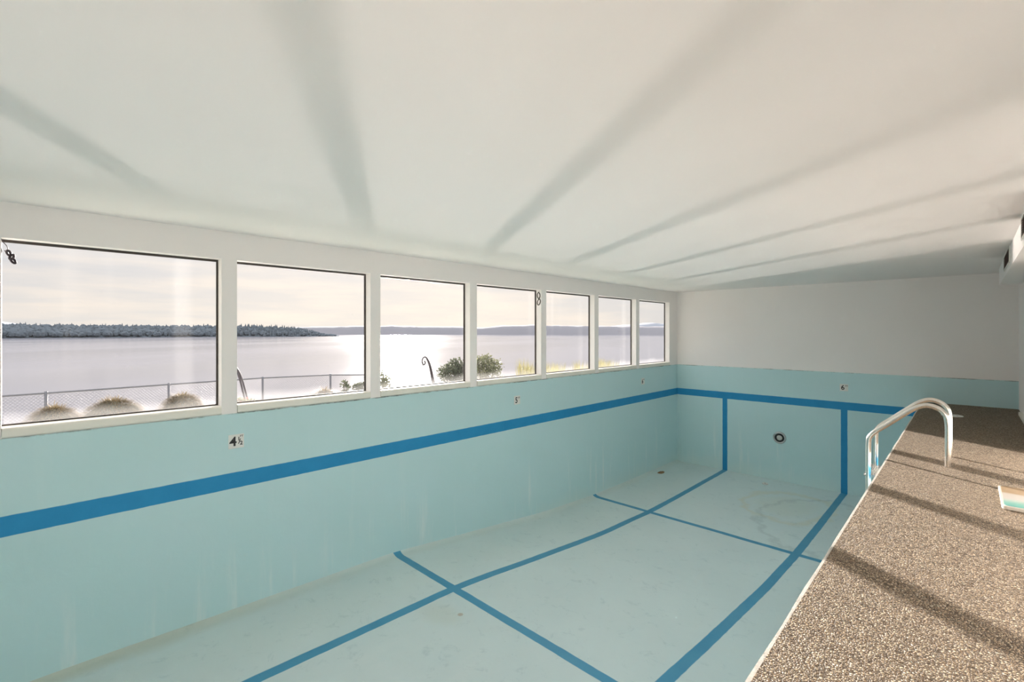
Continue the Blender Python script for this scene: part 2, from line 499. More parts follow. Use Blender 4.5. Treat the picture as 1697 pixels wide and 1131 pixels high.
# pool floor with its slope, cove at the window wall
bm = bmesh.new()
ysamp = sorted(set([YB + i*(YF - YB)/120 for i in range(121)]))
xsamp = [XL, XL + .02, XL + .05, XL + .10] + [XL + .10 + i*(4.86)/24 for i in range(1, 25)]
def sm(y):   # soften the slope breaks
    return sum(floor_z(y + d) for d in (-.25, -.12, 0, .12, .25))/5
grid = []
for y in ysamp:
    row = []
    for x in xsamp:
        cove = 0.035*max(0, 1 - (x - XL)/0.10)**2
        row.append(bm.verts.new((x, y, sm(min(max(y, -5), 11.9)) + cove + 0.006*mnoise.noise(Vector((x*1.1, y*1.1, 0))))))
    grid.append(row)
for r0, r1 in zip(grid[:-1], grid[1:]):
    for i in range(len(xsamp) - 1):
        f = bm.faces.new((r0[i], r0[i+1], r1[i+1], r1[i])); f.smooth = True
tag(obj('floor', bm, M_FLOOR), kind='structure')

# deck slab, its tank side and the white painted lip
bm = bmesh.new()
def strip(bm, xa, xb, z0, z1, n=40):
    prev = None
    for i in range(n + 1):
        y = YB + (YF - YB)*i/n
        w = 0.004*mnoise.noise(Vector((0, y*2.3, 0)))
        cur = [bm.verts.new((xa(y) + w, y, z0)), bm.verts.new((xb(y), y, z0)), bm.verts.new((xb(y), y, z1)), bm.verts.new((xa(y) + w, y, z1))]
        if prev:
            for k in range(4): bm.faces.new((prev[k], prev[(k+1) % 4], cur[(k+1) % 4], cur[k]))
        else: bm.faces.new(cur[::-1])
        prev = cur
    bm.faces.new(prev)
strip(bm, lambda y: deck_edge(y) + 0.012, lambda y: XR, -1.50, ZD)
tag(obj('deck', bm, M_DECK), kind='structure')
bm = bmesh.new()
strip(bm, lambda y: deck_edge(y) - 0.003, lambda y: deck_edge(y) + 0.015, -1.49, ZD - 0.002, 160)
tag(obj('trim_1', bm, M_COPING), kind='structure')
bm = bmesh.new()
strip(bm, lambda y: deck_edge(y) + 0.012, lambda y: deck_edge(y) + 0.22, -3.7, -1.49)
tag(obj('wall_deckside', bm, M_WALL), kind='structure')
bm = rbox(XR - 0.045, XR, YB, 11.15, ZD, ZD + 0.05, 0.008)
tag(obj('baseboard_right', bm, M_TRIM), kind='structure')

# windows: sill, glazing bead, pane
for k, (a, b) in enumerate(wins):
    e = empty('window_%d' % (k + 1), (XL, (a + b)/2, ZS)); tag(e, kind='structure')
    h = (b - a)/2; H = ZT - ZS
    bm = bmesh.new()
    box(bm, -0.125, 0.016, -h + .003, h - .003, Z_TEAL - ZS + 0.004, -0.002)
    es = [ed for ed in bm.edges if all(v.co.x > 0 for v in ed.verts) and abs(ed.verts[0].co.z - ed.verts[1].co.z) < 1e-5]
    bmesh.ops.bevel(bm, geom=es, offset=0.02, segments=4, profile=0.5, affect='EDGES')
    obj('sill', bm, M_TRIM, e)
    bm = bmesh.new(); g = 0.016
    for (y0, y1, z0, z1) in ((-h, h, H - 0.022, H), (-h, h, -0.002, 0.010), (h - g, h, 0.010, H - .022)):
        box(bm, -0.142, -0.118, y0 + .0005, y1 - .0005, z0, z1 - .0005)
    bm2 = bm
    obj('glazing_bead', bm2, M_GASKET, e)
    bm = bmesh.new()
    v, fs = box(bm, -0.134, -0.126, -h + g*.5, h - g*.5, 0.004, H - 0.01)
    fs[5].material_index = 1                                            # outer face
    o = obj('pane', bm, [M_GLASS, M_DIRTY], e)

# soffit duct with two grilles
sf = empty('soffit_duct', (0.48, 4.0, 0.775)); tag(sf, 'boxed white soffit duct under the ceiling along the right wall', 'duct')
bm = bmesh.new(); box(bm, -0.13, 0.1295, -7.5, 7.2, 0, ZC - 0.775 - .0005); bevel(bm, 0.004, 1)
obj('casing', bm, M_WHITE, sf)
for yc in (8.85, 5.75):
    f = empty('vent_grille', (-0.13, yc - 4.0, 0.165)); f.parent = sf
    bm = bmesh.new()
    for (y0, y1, z0, z1) in ((-.62, .62, .085, .10), (-.62, .62, -.10, -.085), (-.62, -.60, -.085, .085), (.60, .62, -.085, .085)):
        box(bm, -0.012, 0.0, y0, y1, z0, z1)
    obj('grille_frame', bm, M_PLASTIC, f)
    bm = bmesh.new()
    for i in range(8):
        z = -0.075 + i*0.0215
        vs = [bm.verts.new(p) for p in ((-.010, -.60, z - .004), (-.010, .60, z - .004), (-.001, .60, z + .010), (-.001, -.60, z + .010), (-.008, -.60, z - .006), (-.008, .60, z - .006), (.001, .60, z + .008), (.001, -.60, z + .008))]
        for q in ((0,1,2,3),(7,6,5,4),(0,4,5,1),(2,6,7,3),(0,3,7,4),(1,5,6,2)): bm.faces.new([vs[j] for j in q])
    box(bm, -0.002, -0.0005, -.60, .60, -.085, .085)
    obj('louvres', bm, M_GRILLE, f)

# ------------------------------------------------------------------ depth markers
def text_mesh(s, size, bold, mat, name, parent, loc, rot, shear=0.0, sx=1.0):
    cu = bpy.data.curves.new(name, 'FONT'); cu.body = s; cu.size = size; cu.offset = bold; cu.extrude = 0.0006
    cu.align_x = 'CENTER'; cu.align_y = 'CENTER'
    t = bpy.data.objects.new(name + '_text', cu); COL.objects.link(t)
    dg = bpy.context.evaluated_depsgraph_get()
    me = bpy.data.meshes.new_from_object(t.evaluated_get(dg))
    bpy.data.objects.remove(t); bpy.data.curves.remove(cu)
    me.materials.clear(); me.materials.append(mat)
    R = Matrix.LocRotScale(Vector(loc), rot, Vector((sx, 1, 1)))
    me.transform(R)
    o = bpy.data.objects.new(name, me); COL.objects.link(o); o.parent = parent
    return o
def marker(loc, facing, kind, label):
    # local frame: x right, y up, z towards the viewer
    e = empty('depth_marker', loc)
    if facing == 'x': e.rotation_euler = Matrix(((0, 0, 1), (1, 0, 0), (0, 1, 0))).to_euler()
    else: e.rotation_euler = Matrix(((1, 0, 0), (0, 0, -1), (0, 1, 0))).to_euler()
    tag(e, label, 'depth marker', 'depth markers on the pool walls')
    bm = rbox(-.0725, .0725, -.0725, .0725, 0.0, .005, .003); obj('tile', bm, M_PLATE, e)
    from mathutils import Euler
    r0 = Euler((0, 0, 0))
    z = 0.0055
    if kind == '4':
        text_mesh('4', 0.135, 0.0030, M_BLACK, 'numeral', e, (-.030, -.004, z), r0, sx=1.0)
        text_mesh('1', 0.055, 0.0012, M_BLACK, 'numeral', e, (.024, .022, z), r0)
        text_mesh('/', 0.075, 0.0004, M_BLACK, 'fraction_bar', e, (.030, -.006, z), r0, sx=1.3)
        text_mesh('2', 0.055, 0.0016, M_BLACK, 'numeral', e, (.047, -.024, z), r0)
        text_mesh('FT', 0.030, 0.0004, M_BLACK, 'unit_lettering', e, (.050, .048, z), r0)
    else:
        text_mesh(kind, 0.135, 0.0028, M_BLACK, 'numeral', e, (-.020, -.004, z), r0, sx=.92)
        text_mesh('FT', 0.044, 0.0006, M_BLACK, 'unit_lettering', e, (.045, .035, z), r0)
    return e
marker((XL, 1.545, -1.148), 'x', '4', 'white depth marker reading 4½ FT under the windows')
marker((XL, 5.83, -1.160), 'x', '5', 'white depth marker reading 5 FT under the windows')
marker((XL, 10.135, -1.163), 'x', '6', 'white depth marker reading 6 FT under the farthest window')
marker((-1.893, YF, -1.168), 'y', '6', 'white depth marker reading 6 FT on the far end wall')

# ------------------------------------------------------------------ pool lamp, drain, debris
pl = empty('pool_lamp', (-3.107, YF, -2.41)); tag(pl, 'round flush pool lamp with metal rim on the far end wall', 'lamp')
bm = bmesh.new(); lathe(bm, [(.098, 0), (.098, -.016), (.100, -.026), (.122, -.022), (.135, -.010), (.138, 0)], 56); obj('rim', bm, M_STEEL2, pl)
bm = bmesh.new(); lathe(bm, [(0, -.003), (.050, -.003), (.056, -.010), (.096, -.010), (.0975, -.001)], 48); obj('gasket_ring', bm, M_BLACK, pl)
bm = bmesh.new(); lathe(bm, [(.058, -.008), (.056, -.016), (.042, -.022), (.02, -.025), (0, -.026)], 40); obj('lens', bm, M_LENS, pl)
for k in range(4):
    a = PI/4 + k*PI/2
    bm = bmesh.new(); lathe(bm, [(0.006, -.020), (.005, -.0265), (0, -.027)], 12)
    obj('screw', bm, M_STEEL, pl, loc=(.113*math.cos(a), 0, .113*math.sin(a)))

dz = floor_z(11.49)
dr = empty('floor_drain', (-3.27, 11.47, dz + .004)); tag(dr, 'small white drain fitting on the pool floor below the lamp', 'drain')
bm = bmesh.new(); lathe(bm, [(.028, .0), (.062, .0), (.060, .012), (.045, .022), (.028, .020), (.028, 0)], 28, 'z'); obj('collar', bm, M_PLASTIC, dr)
bm = bmesh.new(); lathe(bm, [(0, .012), (.027, .012), (.027, .002)], 20, 'z'); obj('plug', bm, M_BLACK, dr)

bm = bmesh.new()
n_ = 22; vs = []
top = bm.verts.new((0, 0, .018))
ring1 = [bm.verts.new((.09*(0.6 + .25*random.random())*math.cos(2*PI*i/n_)*.75, .12*(0.6 + .25*random.random())*math.sin(2*PI*i/n_), .014 + .004*random.random())) for i in range(n_)]
ring2 = [bm.verts.new((v.co.x*(1.25 + .25*random.random()), v.co.y*(1.25 + .25*random.random()), 0)) for v in ring1]
for i in range(n_):
    j = (i + 1) % n_
    bm.faces.new((top, ring1[i], ring1[j])); bm.faces.new((ring1[i], ring2[i], ring2[j], ring1[j]))
bm.faces.new(ring2[::-1])
tag(obj('debris_patch', bm, M_RUST, loc=(-5.33, 10.66, floor_z(10.66) + .002)), 'brown patch of dried debris on the pool floor near the far corner', 'debris')

# ------------------------------------------------------------------ ladder
ld = empty('pool_ladder', (-0.155, 6.66, ZD)); tag(ld, 'polished steel pool ladder with two arched handrails at the deck edge', 'ladder')
rail_pts = [(-0.155, -1.36), (-0.155, -1.1), (-0.156, -0.92), (-0.175, -0.825), (-0.235, -0.765), (-0.32, -0.748), (-0.41, -0.790),
            (-0.52, -0.885), (-0.64, -0.995), (-0.712, -1.058), (-0.748, -1.094), (-0.774, -1.134), (-0.788, -1.185), (-0.792, -1.40), (-0.793, -1.8), (-0.795, -2.30), (-0.786, -2.36), (-0.74, -2.40), (-0.64, -2.41)]
ry = (6.384, 6.935)
for y in ry:
    bm = bmesh.new()
    pts = spline([(x - ld.location.x, y - ld.location.y, z - ld.location.z) for x, z in rail_pts], 7)
    tube(bm, pts, 0.0245, 20)
    r = obj('handrail', bm, M_STEEL, ld)
    bm = bmesh.new(); lathe(bm, [(.0, -.03), (.030, -.028), (.033, -.01), (.033, .02), (.0, .022)], 20, 'z')
    bm.transform(Matrix.Rotation(PI/2, 4, 'Y'))
    obj('bumper', bm, M_BLACK, r, loc=(-.655 - ld.location.x, y - ld.location.y, -2.41 - ZD))
for z in (-1.56, -1.86, -2.16):
    bm = rbox(-.835, -.725, ry[0] + .02, ry[1] - .02, z - .018, z + .006, .006, 2)
    for v in bm.verts: v.co -= ld.location
    s = obj('step', bm, M_STEEL2, ld)
    bm = bmesh.new()
    for i in range(5):
        x = -.818 + i*.0185
        box(bm, x, x + .009, ry[0] + .05, ry[1] - .05, z + .0055, z + .009)
    for v in bm.verts: v.co -= ld.location
    obj('tread_ribs', bm, M_STEEL, s)
    for y in ry:
        bm = bmesh.new(); tube(bm, [(-.83, y, z), (-.822, y, z), (-.8185, y, z)], .009, 10)
        for v in bm.verts: v.co -= ld.location
        obj('bolt', bm, M_STEEL, s)

# ------------------------------------------------------------------ things on the deck
def mat_board():
    n = NT('printed_board'); v = n.pos(); y = n.xyz()['Y']
    t = n.smooth(n.math('ADD', y, n.math('MULTIPLY', n.math('SUBTRACT', n.noise(n.pos((1.2, 5, 1)), 2.2, 4, 0.6), 0.5), 0.10)), 5.13, 5.81)
    n.N[-1]
    mr = n.new('ShaderNodeMapRange'); n.link(n.math('ADD', y, n.math('MULTIPLY', n.math('SUBTRACT', n.noise(n.pos((1.2, 5, 1)), 2.2, 4, 0.6), 0.5), 0.09)), mr.inputs[0])
    mr.inputs[1].default_value = 5.13; mr.inputs[2].default_value = 5.81
    c = n.ramp(mr.outputs[0], [(0.0, (0.07, 0.27, 0.24)), (0.16, (0.16, 0.36, 0.31)), (0.28, (0.36, 0.42, 0.38)), (0.38, (0.43, 0.405, 0.375)), (0.56, (0.42, 0.385, 0.34)), (0.66, (0.34, 0.245, 0.15)), (1.0, (0.33, 0.235, 0.14))])
    n.bsdf(c, 0.45, 0, None, 0.4); return n.m
kb = empty('kickboard', (0.36, 5.47, ZD)); tag(kb, 'small foam board printed with sand and sea lying on the pebbled deck', 'board')
bm = bmesh.new()
def rrect(w, h, r, k=6):
    out = []
    for cx, cy, a0 in ((w - r, h - r, 0), (-w + r, h - r, PI/2), (-w + r, -h + r, PI), (w - r, -h + r, 3*PI/2)):
        for i in range(k + 1): a = a0 + PI/2*i/k; out.append((cx + r*math.cos(a), cy + r*math.sin(a)))
    return out
def slab(bm, outline, zs):
    rings = [[bm.verts.new((x*s, y*s, z)) for x, y in outline] for z, s in zs]
    n = len(outline)
    for a, b in zip(rings[:-1], rings[1:]):
        for i in range(n): bm.faces.new((a[i], a[(i+1) % n], b[(i+1) % n], b[i]))
    bm.faces.new(rings[0][::-1]); bm.faces.new(rings[-1])
slab(bm, rrect(.185, .335, .03), [(.001, .985), (.006, 1.0), (.026, 1.0), (.031, .985)])
obj('core', bm, M_FOAM, kb)
bm = bmesh.new(); slab(bm, rrect(.172, .322, .025), [(.0308, 1.0), (.0322, .998)])
obj('printed_face', bm, mat_board(), kb)

sk = empty('skimmer_lid', (-0.20, 10.30, ZD)); tag(sk, 'flat white round skimmer lid in the shaded deck beyond the ladder', 'lid')
bm = bmesh.new(); lathe(bm, [(.0, .006), (.105, .006), (.115, .012), (.128, .010), (.134, .001)], 40, 'z'); obj('cover', bm, M_PLASTIC, sk)
bm = bmesh.new(); lathe(bm, [(.0, .0075), (.012, .0075), (.013, .006)], 14, 'z'); obj('finger_hole_shade', bm, M_BLACK, sk, loc=(.06, 0, 0.0))  # black disc on the lid paints the shade inside a finger hole

# ------------------------------------------------------------------ hung ornaments
hr = empty('hanging_rings', (XL + .004, 6.365, 0.70)); tag(hr, 'two dark metal rings hung from a pin on the window pier', 'hanging rings')
bm = bmesh.new(); tube(bm, [(-.004, 0, .012), (.022, 0, .012), (.028, 0, .016), (.028, 0, .024)], .0035, 8); obj('hook_pin', bm, M_RING, hr)
def ringmesh(cy, cz, a, b, rot, x):
    bm = bmesh.new(); pts = []
    for k in range(36):
        t = 2*PI*k/36; u, w = a*math.cos(t), b*math.sin(t)
        pts.append((x, cy + u*math.cos(rot) - w*math.sin(rot), cz + u*math.sin(rot) + w*math.cos(rot)))
    tube(bm, pts, .0085, 10, closed=True); return bm
obj('ring', ringmesh(0.0, -.052, .038, .050, 0.0, .018), M_RING, hr)
obj('ring', ringmesh(0.005, -.168, .036, .056, -0.45, .018), M_RING, hr)

hw = empty('hanging_wire', (XL - .02, -0.105, 0.74)); tag(hw, 'dark twisted wire hooks hanging in the corner of the nearest window', 'wire ornament')
bm = bmesh.new(); tube(bm, spline([(0, -.03, .012), (.002, -.015, -.02), (0, .005, -.05), (0, .012, -.08), (0, .002, -.10), (0, -.008, -.085)], 6), .003, 8); obj('hook', bm, M_WIRE, hw)
bm = bmesh.new(); tube(bm, spline([(0, -.035, .0), (.004, -.03, -.05), (.002, -.022, -.09), (.0, -.03, -.12)], 6), .003, 8); obj('hook', bm, M_WIRE, hw)
for cy, cz, rot in ((.016, -.105, .3), (.032, -.135, -.4), (.040, -.165, .5)):
    obj('loop', ringmesh(cy, cz, .010, .021, rot, 0), M_WIRE, hw).data.transform(Matrix.Identity(4))

# ------------------------------------------------------------------ outside: ground, sea, shores
SEA = -10.0
def ground_z(x, y):
    d = -x
    pts = [(5.6, -1.75), (8, -1.85), (11, -2.05), (14, -2.35), (18.6, -2.9), (20, -3.4), (26, -9.6), (34, -10.8)]
    z = pts[-1][1]
    for (a, za), (b, zb) in zip(pts[:-1], pts[1:]):
        if a <= d <= b: z = za + (zb - za)*(d - a)/(b - a); break
    return z + 0.05*mnoise.noise(Vector((x*.5, y*.5, 3)))
bm = bmesh.new(); rows = []
for i in range(50):
    x = -5.75 - 28*(i/49)**1.2
    rows.append([bm.verts.new((x, -25 + 75*j/90, ground_z(x, -25 + 75*j/90))) for j in range(91)])
for a, b in zip(rows[:-1], rows[1:]):
    for j in range(90):
        f = bm.faces.new((a[j], a[j+1], b[j+1], b[j])); f.smooth = True
n = NT('pale_yard'); v = n.pos()
c = n.mix(n.noise(v, 2.0, 6, 0.65), (0.42, 0.42, 0.33), (0.60, 0.58, 0.50)); n.bsdf(c, 0.85, 0, n.bump(n.noise(v, 12, 4), 0.4, 0.03), 0.2)
tag(obj('ground', bm, n.m), kind='structure')

bm = bmesh.new()
vs = [bm.verts.new(p) for p in ((-24, -6000, SEA), (-24, 9000, SEA), (-9000, 9000, SEA), (-9000, -6000, SEA))]
bm.faces.new(vs)
tag(obj('sea', bm, M_WATER), kind='structure')

FW = Vector((-math.sin(YAW), math.cos(YAW), 0)); RT = Vector((math.cos(YAW), math.sin(YAW), 0))
def bearing(px):
    return (FW*F_PX + RT*(px - W_PX/2)).normalized()
def land(name, prof, depth, mat, seed, rough=0.12, step=6):
    """prof: list of (bearing px, distance, height above the sea); a ridge of land with real depth"""
    bm = bmesh.new(); rows = []
    px = prof[0][0]
    while px <= prof[-1][0]:
        for (a, da, ha), (b, db, hb) in zip(prof[:-1], prof[1:]):
            if a <= px <= b:
                t = (px - a)/(b - a); d = da + (db - da)*t; h = ha + (hb - ha)*t; break
        dr = bearing(px)
        row = []
        for k, (f, hh) in enumerate(((0, 0), (.03, .12), (.10, .55), (.25, .9), (.5, 1.0), (.75, .8), (1, 0))):
            p = dr*(d + depth*f); nz = mnoise.noise(Vector((px*.05, k*1.7, seed)))*rough + mnoise.noise(Vector((px*.35, k*2.1, seed)))*rough*.5
            row.append(bm.verts.new((p.x, p.y, SEA - .3 + h*hh*(1 + nz))))
        rows.append(row); px += step
    for a, b in zip(rows[:-1], rows[1:]):
        for k in range(len(a) - 1): bm.faces.new((a[k], b[k], b[k+1], a[k+1])).smooth = True
    o = obj(name, bm, mat); tag(o, kind='structure'); return o
M_HEAD = simple('headland_hazed_green', (0.135, 0.158, 0.178), 0.95, var=0.16, scale=0.02, spec=0.0)  # bluish grey of distance haze put into the tree and land colour
M_FAR = simple('far_shore_haze_green', (0.235, 0.225, 0.24), 0.9, var=0.07, scale=0.008)  # distance haze painted into the base colour of the shore
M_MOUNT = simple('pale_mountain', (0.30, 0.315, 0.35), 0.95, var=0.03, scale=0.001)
HEAD = [(-330, 1000, 14), (0, 1080, 14), (160, 1090, 13), (300, 1110, 14), (420, 1130, 15), (480, 1140, 13), (515, 1150, 7), (540, 1160, 3), (562, 1165, 0.8)]
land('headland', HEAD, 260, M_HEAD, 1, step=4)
FAR = [(460, 1700, 26), (560, 1700, 31), (640, 1690, 34), (700, 1680, 31), (770, 1660, 30), (800, 1640, 27), (830, 1630, 33), (880, 1620, 37), (960, 1620, 33), (1040, 1640, 31), (1100, 1650, 30), (1300, 1700, 31)]
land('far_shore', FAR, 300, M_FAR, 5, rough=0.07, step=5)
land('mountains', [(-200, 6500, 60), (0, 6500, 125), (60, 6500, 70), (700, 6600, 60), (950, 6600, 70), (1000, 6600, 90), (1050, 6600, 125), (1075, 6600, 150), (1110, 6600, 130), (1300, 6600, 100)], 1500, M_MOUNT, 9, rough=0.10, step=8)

# conifers and round crowns on the headland (uncountable): one object
bm = bmesh.new(); rnd = random.Random(3)
for i in range(2300):
    px = rnd.uniform(-200, 556)
    for (a, da, ha), (b, db, hb) in zip(HEAD[:-1], HEAD[1:]):
        if a <= px <= b:
            t = (px - a)/(b - a); d = da + (db - da)*t; hl = ha + (hb - ha)*t; break
    f = rnd.random()**1.3*0.4
    p = bearing(px)*(d + 6 + 260*f)
    zb = SEA + hl*min(1, .08 + f*3.4)*.9
    taper = min(1, max(.25, (562 - px)/70))
    hh = rnd.uniform(7, 13)*taper; rr = rnd.uniform(3.2, 6)*(.5 + .5*taper)
    if px > 395 and px < 530 and rnd.random() < .6 or rnd.random() < .12:          # pointed conifer
        hh *= 1.25; segs = 6; rr *= .65
        prev = None; tip = bm.verts.new((p.x, p.y, zb + hh))
        r0 = [bm.verts.new((p.x + rr*math.cos(6.283*k/segs), p.y + rr*math.sin(6.283*k/segs), zb)) for k in range(segs)]
        r1 = [bm.verts.new((p.x + rr*.6*math.cos(6.283*k/segs), p.y + rr*.6*math.sin(6.283*k/segs), zb + hh*.55)) for k in range(segs)]
        for k in range(segs):
            q = (k+1) % segs
            bm.faces.new((r0[k], r0[q], r1[q], r1[k])); bm.faces.new((r1[k], r1[q], tip))
    else:
        m = bmesh.ops.create_icosphere(bm, subdivisions=1, radius=1, matrix=Matrix.LocRotScale(Vector((p.x, p.y, zb + hh*.5)), None, Vector((rr, rr, hh*.5))))
        for v in m['verts']: v.co += Vector((rnd.uniform(-1, 1), rnd.uniform(-1, 1), rnd.uniform(-1, 1)))*rr*.16
o = obj('forest', bm, M_HEAD); tag(o, 'dense dark forest covering the headland across the water', 'forest', kind='stuff')

# chain link fence
fe = empty('chain_link_fence', (-18, 4, -2.85)); tag(fe, 'grey chain link fence at the yard edge above the water', 'fence')
FZ = -1.65
path = [(-17.75, -12.0), (-17.86, 0.4), (-18.05, 3.15), (-18.2, 5.94), (-17.6, 8.16), (-16.2, 9.60)]
def loc_(p): return Vector(p) - fe.location
bm = bmesh.new(); tube(bm, [loc_((x, y, FZ)) for x, y in path], .024, 10); obj('top_rail', bm, M_FENCE, fe)
posts = [(-17.78, -8.0), (-17.80, -5.2), (-17.83, -2.4), (-17.86, 0.4), (-18.05, 3.15), (-18.2, 5.94), (-17.6, 8.16), (-16.2, 9.60)]
for x, y in posts:
    bm = bmesh.new(); g = ground_z(x, y)
    tube(bm, [loc_((x, y, g - .3)), loc_((x, y, FZ + .05))], .034, 12); obj('post', bm, M_FENCE, fe)
bm = bmesh.new()
wr = .0050; sp = .085
for (x0, y0), (x1, y1) in zip(path[:-1], path[1:]):
    d = Vector((x1 - x0, y1 - y0, 0)); Ln = d.length; d.normalize(); nn = Vector((-d.y, d.x, 0))
    hgt = 1.22; s = -hgt
    while s < Ln:
        for sg in (1, -1):
            a0, a1 = s, s + hgt
            za, zb = (FZ - hgt, FZ) if sg > 0 else (FZ, FZ - hgt)
            if a0 < 0: za += (zb - za)*(-a0)/hgt; a0 = 0
            if a1 > Ln:
                zb = za + (zb - za)*(Ln - a0)/(a1 - a0); a1 = Ln
            if a1 - a0 < .01: continue
            A = Vector((x0, y0, 0)) + d*a0 + nn*(wr*sg) + Vector((0, 0, za)); B = Vector((x0, y0, 0)) + d*a1 + nn*(wr*sg) + Vector((0, 0, zb))
            tube(bm, [loc_(A), loc_(B)], wr, 3, caps=False)
        s += sp
obj('chain_link_mesh', bm, M_FENCE, fe)

# ------------------------------------------------------------------ planting
M_STRAW = mat_leaf('dry_straw', (0.15, 0.105, 0.045), (0.28, 0.205, 0.10), 9)
M_SAGE = simple('sage_green', (0.15, 0.155, 0.105), 0.9, var=0.3, scale=14, bump=0.5, spec=0.1)
M_BUSH = mat_leaf('dark_bush_green', (0.085, 0.095, 0.065), (0.16, 0.17, 0.115), 7)
M_YELLOW = mat_leaf('yellow_green_blades', (0.24, 0.215, 0.075), (0.36, 0.32, 0.13), 5)
M_OLIVE = mat_leaf('olive_green', (0.15, 0.155, 0.095), (0.24, 0.24, 0.15), 7)
M_BARK = simple('grey_bark', (0.14, 0.11, 0.085), 0.85, var=0.3, scale=20, bump=0.3)
M_RED = mat_leaf('red_petals', (0.62, 0.10, 0.09), (0.75, 0.22, 0.18), 12)

def blade(bm, p, d, L, w, droop, k=4):
    d = d.normalized(); side = d.cross(Vector((0, 0, 1)))
    side = side.normalized() if side.length > 1e-4 else Vector((1, 0, 0))
    prev = None; q = Vector(p); dd = d.copy()
    for i in range(k + 1):
        ww = w*(1 - i/k)**.7
        if i == k: cur = [bm.verts.new(q)]
        else: cur = [bm.verts.new(q - side*ww), bm.verts.new(q + side*ww)]
        if prev:
            if len(cur) == 1: bm.faces.new((prev[0], prev[1], cur[0]))
            else: bm.faces.new((prev[0], prev[1], cur[1], cur[0]))
        prev = cur
        q = q + dd*(L/k); dd = (dd + Vector((0, 0, -droop/k))).normalized()

def mound(loc, ry_, rx_, h, seed, label, lean=0.0):
    """old grass clump: dome of sage foliage under a thatch of drooping straw"""
    r = random.Random(seed); x, y = loc; z = ground_z(x, y) - .03
    e = empty('grass_mound', (x, y, z)); tag(e, label, 'shrub', 'thatched grass mounds by the fence')
    bm = bmesh.new(); bmesh.ops.create_icosphere(bm, subdivisions=4, radius=1)
    for v in bm.verts:
        k = 1 + .10*mnoise.noise(v.co*2.2 + Vector((seed, 0, 0)))
        v.co = Vector((v.co.x*rx_*.93*k, v.co.y*ry_*.93*k, max(0, v.co.z)*h*.93*k))
    obj('foliage_dome', bm, M_SAGE, e, smooth=True)
    bm = bmesh.new()
    for i in range(4200):
        a = r.uniform(0, 2*PI); u = r.random()**.6
        th = u*PI/2*.93
        n_ = Vector((math.sin(th)*math.cos(a), math.sin(th)*math.sin(a), math.cos(th)))
        p = Vector((n_.x*rx_*.95, n_.y*ry_*.95, n_.z*h*.95))
        out = Vector((n_.x*rx_, n_.y*ry_, 0)) 
        if out.length < .05: out = Vector((math.cos(a), math.sin(a), 0))*.1
        d = out.normalized()*(.5 + u) + Vector((r.uniform(-.5, .5), r.uniform(-.5, .5), .45*(1 - u) + r.uniform(-.1, .25)))
        blade(bm, p, d, r.uniform(.10, .24), .007, 1.3, 3)
    obj('straw_thatch', bm, M_STRAW, e)
    return e
mound((-13.0, 0.40), .50, .42, ground_z(-13, .3)*-1 - 1.46, 11, 'dry grass mound nearest the left window edge')
mound((-14.1, 1.42), .68, .50, ground_z(-14.1, 1.42)*-1 - 1.51, 12, 'widest dry grass mound in the middle of the nearest window')
mound((-13.0, 2.52), .52, .48, ground_z(-13, 2.5)*-1 - 1.41, 13, 'dry grass mound beside the first window mullion')
mound((-13.0, 5.85), .50, .45, ground_z(-13, 5.85)*-1 - 1.60, 14, 'low grass mound seen through the second window from the left')

def bush(name, loc, lobes, mat, seed, label, n_leaf, leaf, cat='bush', group=None, spiky=0.0):
    """lobes: list of (dx, dy, z above ground, radius)"""
    r = random.Random(seed); x, y = loc; z0 = ground_z(x, y) - .03
    e = empty(name, (x, y, z0)); tag(e, label, cat, group)
    bm = bmesh.new()
    for (dx, dy, dz_, rad) in lobes:
        tube(bm, spline([(0, 0, 0), (dx*.3, dy*.3, dz_*.45), (dx*.8, dy*.8, dz_*.8), (dx, dy, dz_ + rad*.5)], 4), [.022*(1 - i/14) + .004 for i in range(13)], 7)
    obj('branches', bm, M_BARK, e)
    bm = bmesh.new(); tot = sum(l[3]**2 for l in lobes)
    for (dx, dy, dz_, rad) in lobes:
        for i in range(int(n_leaf*rad*rad/tot)):
            d = Vector((r.gauss(0, 1), r.gauss(0, 1), r.gauss(0, 1))).normalized()
            q = Vector((dx, dy, dz_)) + d*rad*(r.random()**.45)*(1 + .25*mnoise.noise(d*2.5 + Vector((seed, dx, 0))))
            if q.z < .03: continue
            dir_ = (d + Vector((r.uniform(-.6, .6), r.uniform(-.6, .6), r.uniform(-.2, .7 + spiky)))).normalized()
            s = leaf*r.uniform(.7, 1.3)
            side = dir_.cross(Vector((r.uniform(-1, 1), r.uniform(-1, 1), 1))).normalized()*s*.36
            a, b, c_ = q, q + dir_*s*.5, q + dir_*s
            vs = [bm.verts.new(a), bm.verts.new(b + side), bm.verts.new(c_), bm.verts.new(b - side)]
            bm.faces.new(vs)
    obj('foliage', bm, mat, e)
    return e
GZ = lambda x, y: ground_z(x, y)
def up(x, y, z): return z - ground_z(x, y)
bx, by = -9.5, 7.85
bush('leafy_bush', (bx, by), [(0, -.52, up(bx, by, -.99), .15), (0, -.30, up(bx, by, -1.05), .26), (.05, -.08, up(bx, by, -.88), .22), (0, -.22, up(bx, by, -.80), .12), (0, .10, up(bx, by, -1.05), .30), (0, -.15, up(bx, by, -1.3), .36)], M_BUSH, 21, 'dark spiky bush at the right edge of the third window from the left', 2600, .065, spiky=.4)
bx, by = -9.5, 8.75
bush('leafy_bush', (bx, by), [(0, -.28, up(bx, by, -.80), .17), (0, .05, up(bx, by, -.76), .17), (0, -.12, up(bx, by, -.95), .32), (0, .36, up(bx, by, -.93), .22), (0, .1, up(bx, by, -1.2), .42)], M_OLIVE, 22, 'rounded grey green bush at the left of the fourth window from the left', 2600, .06)
bx, by = -9.5, 5.62
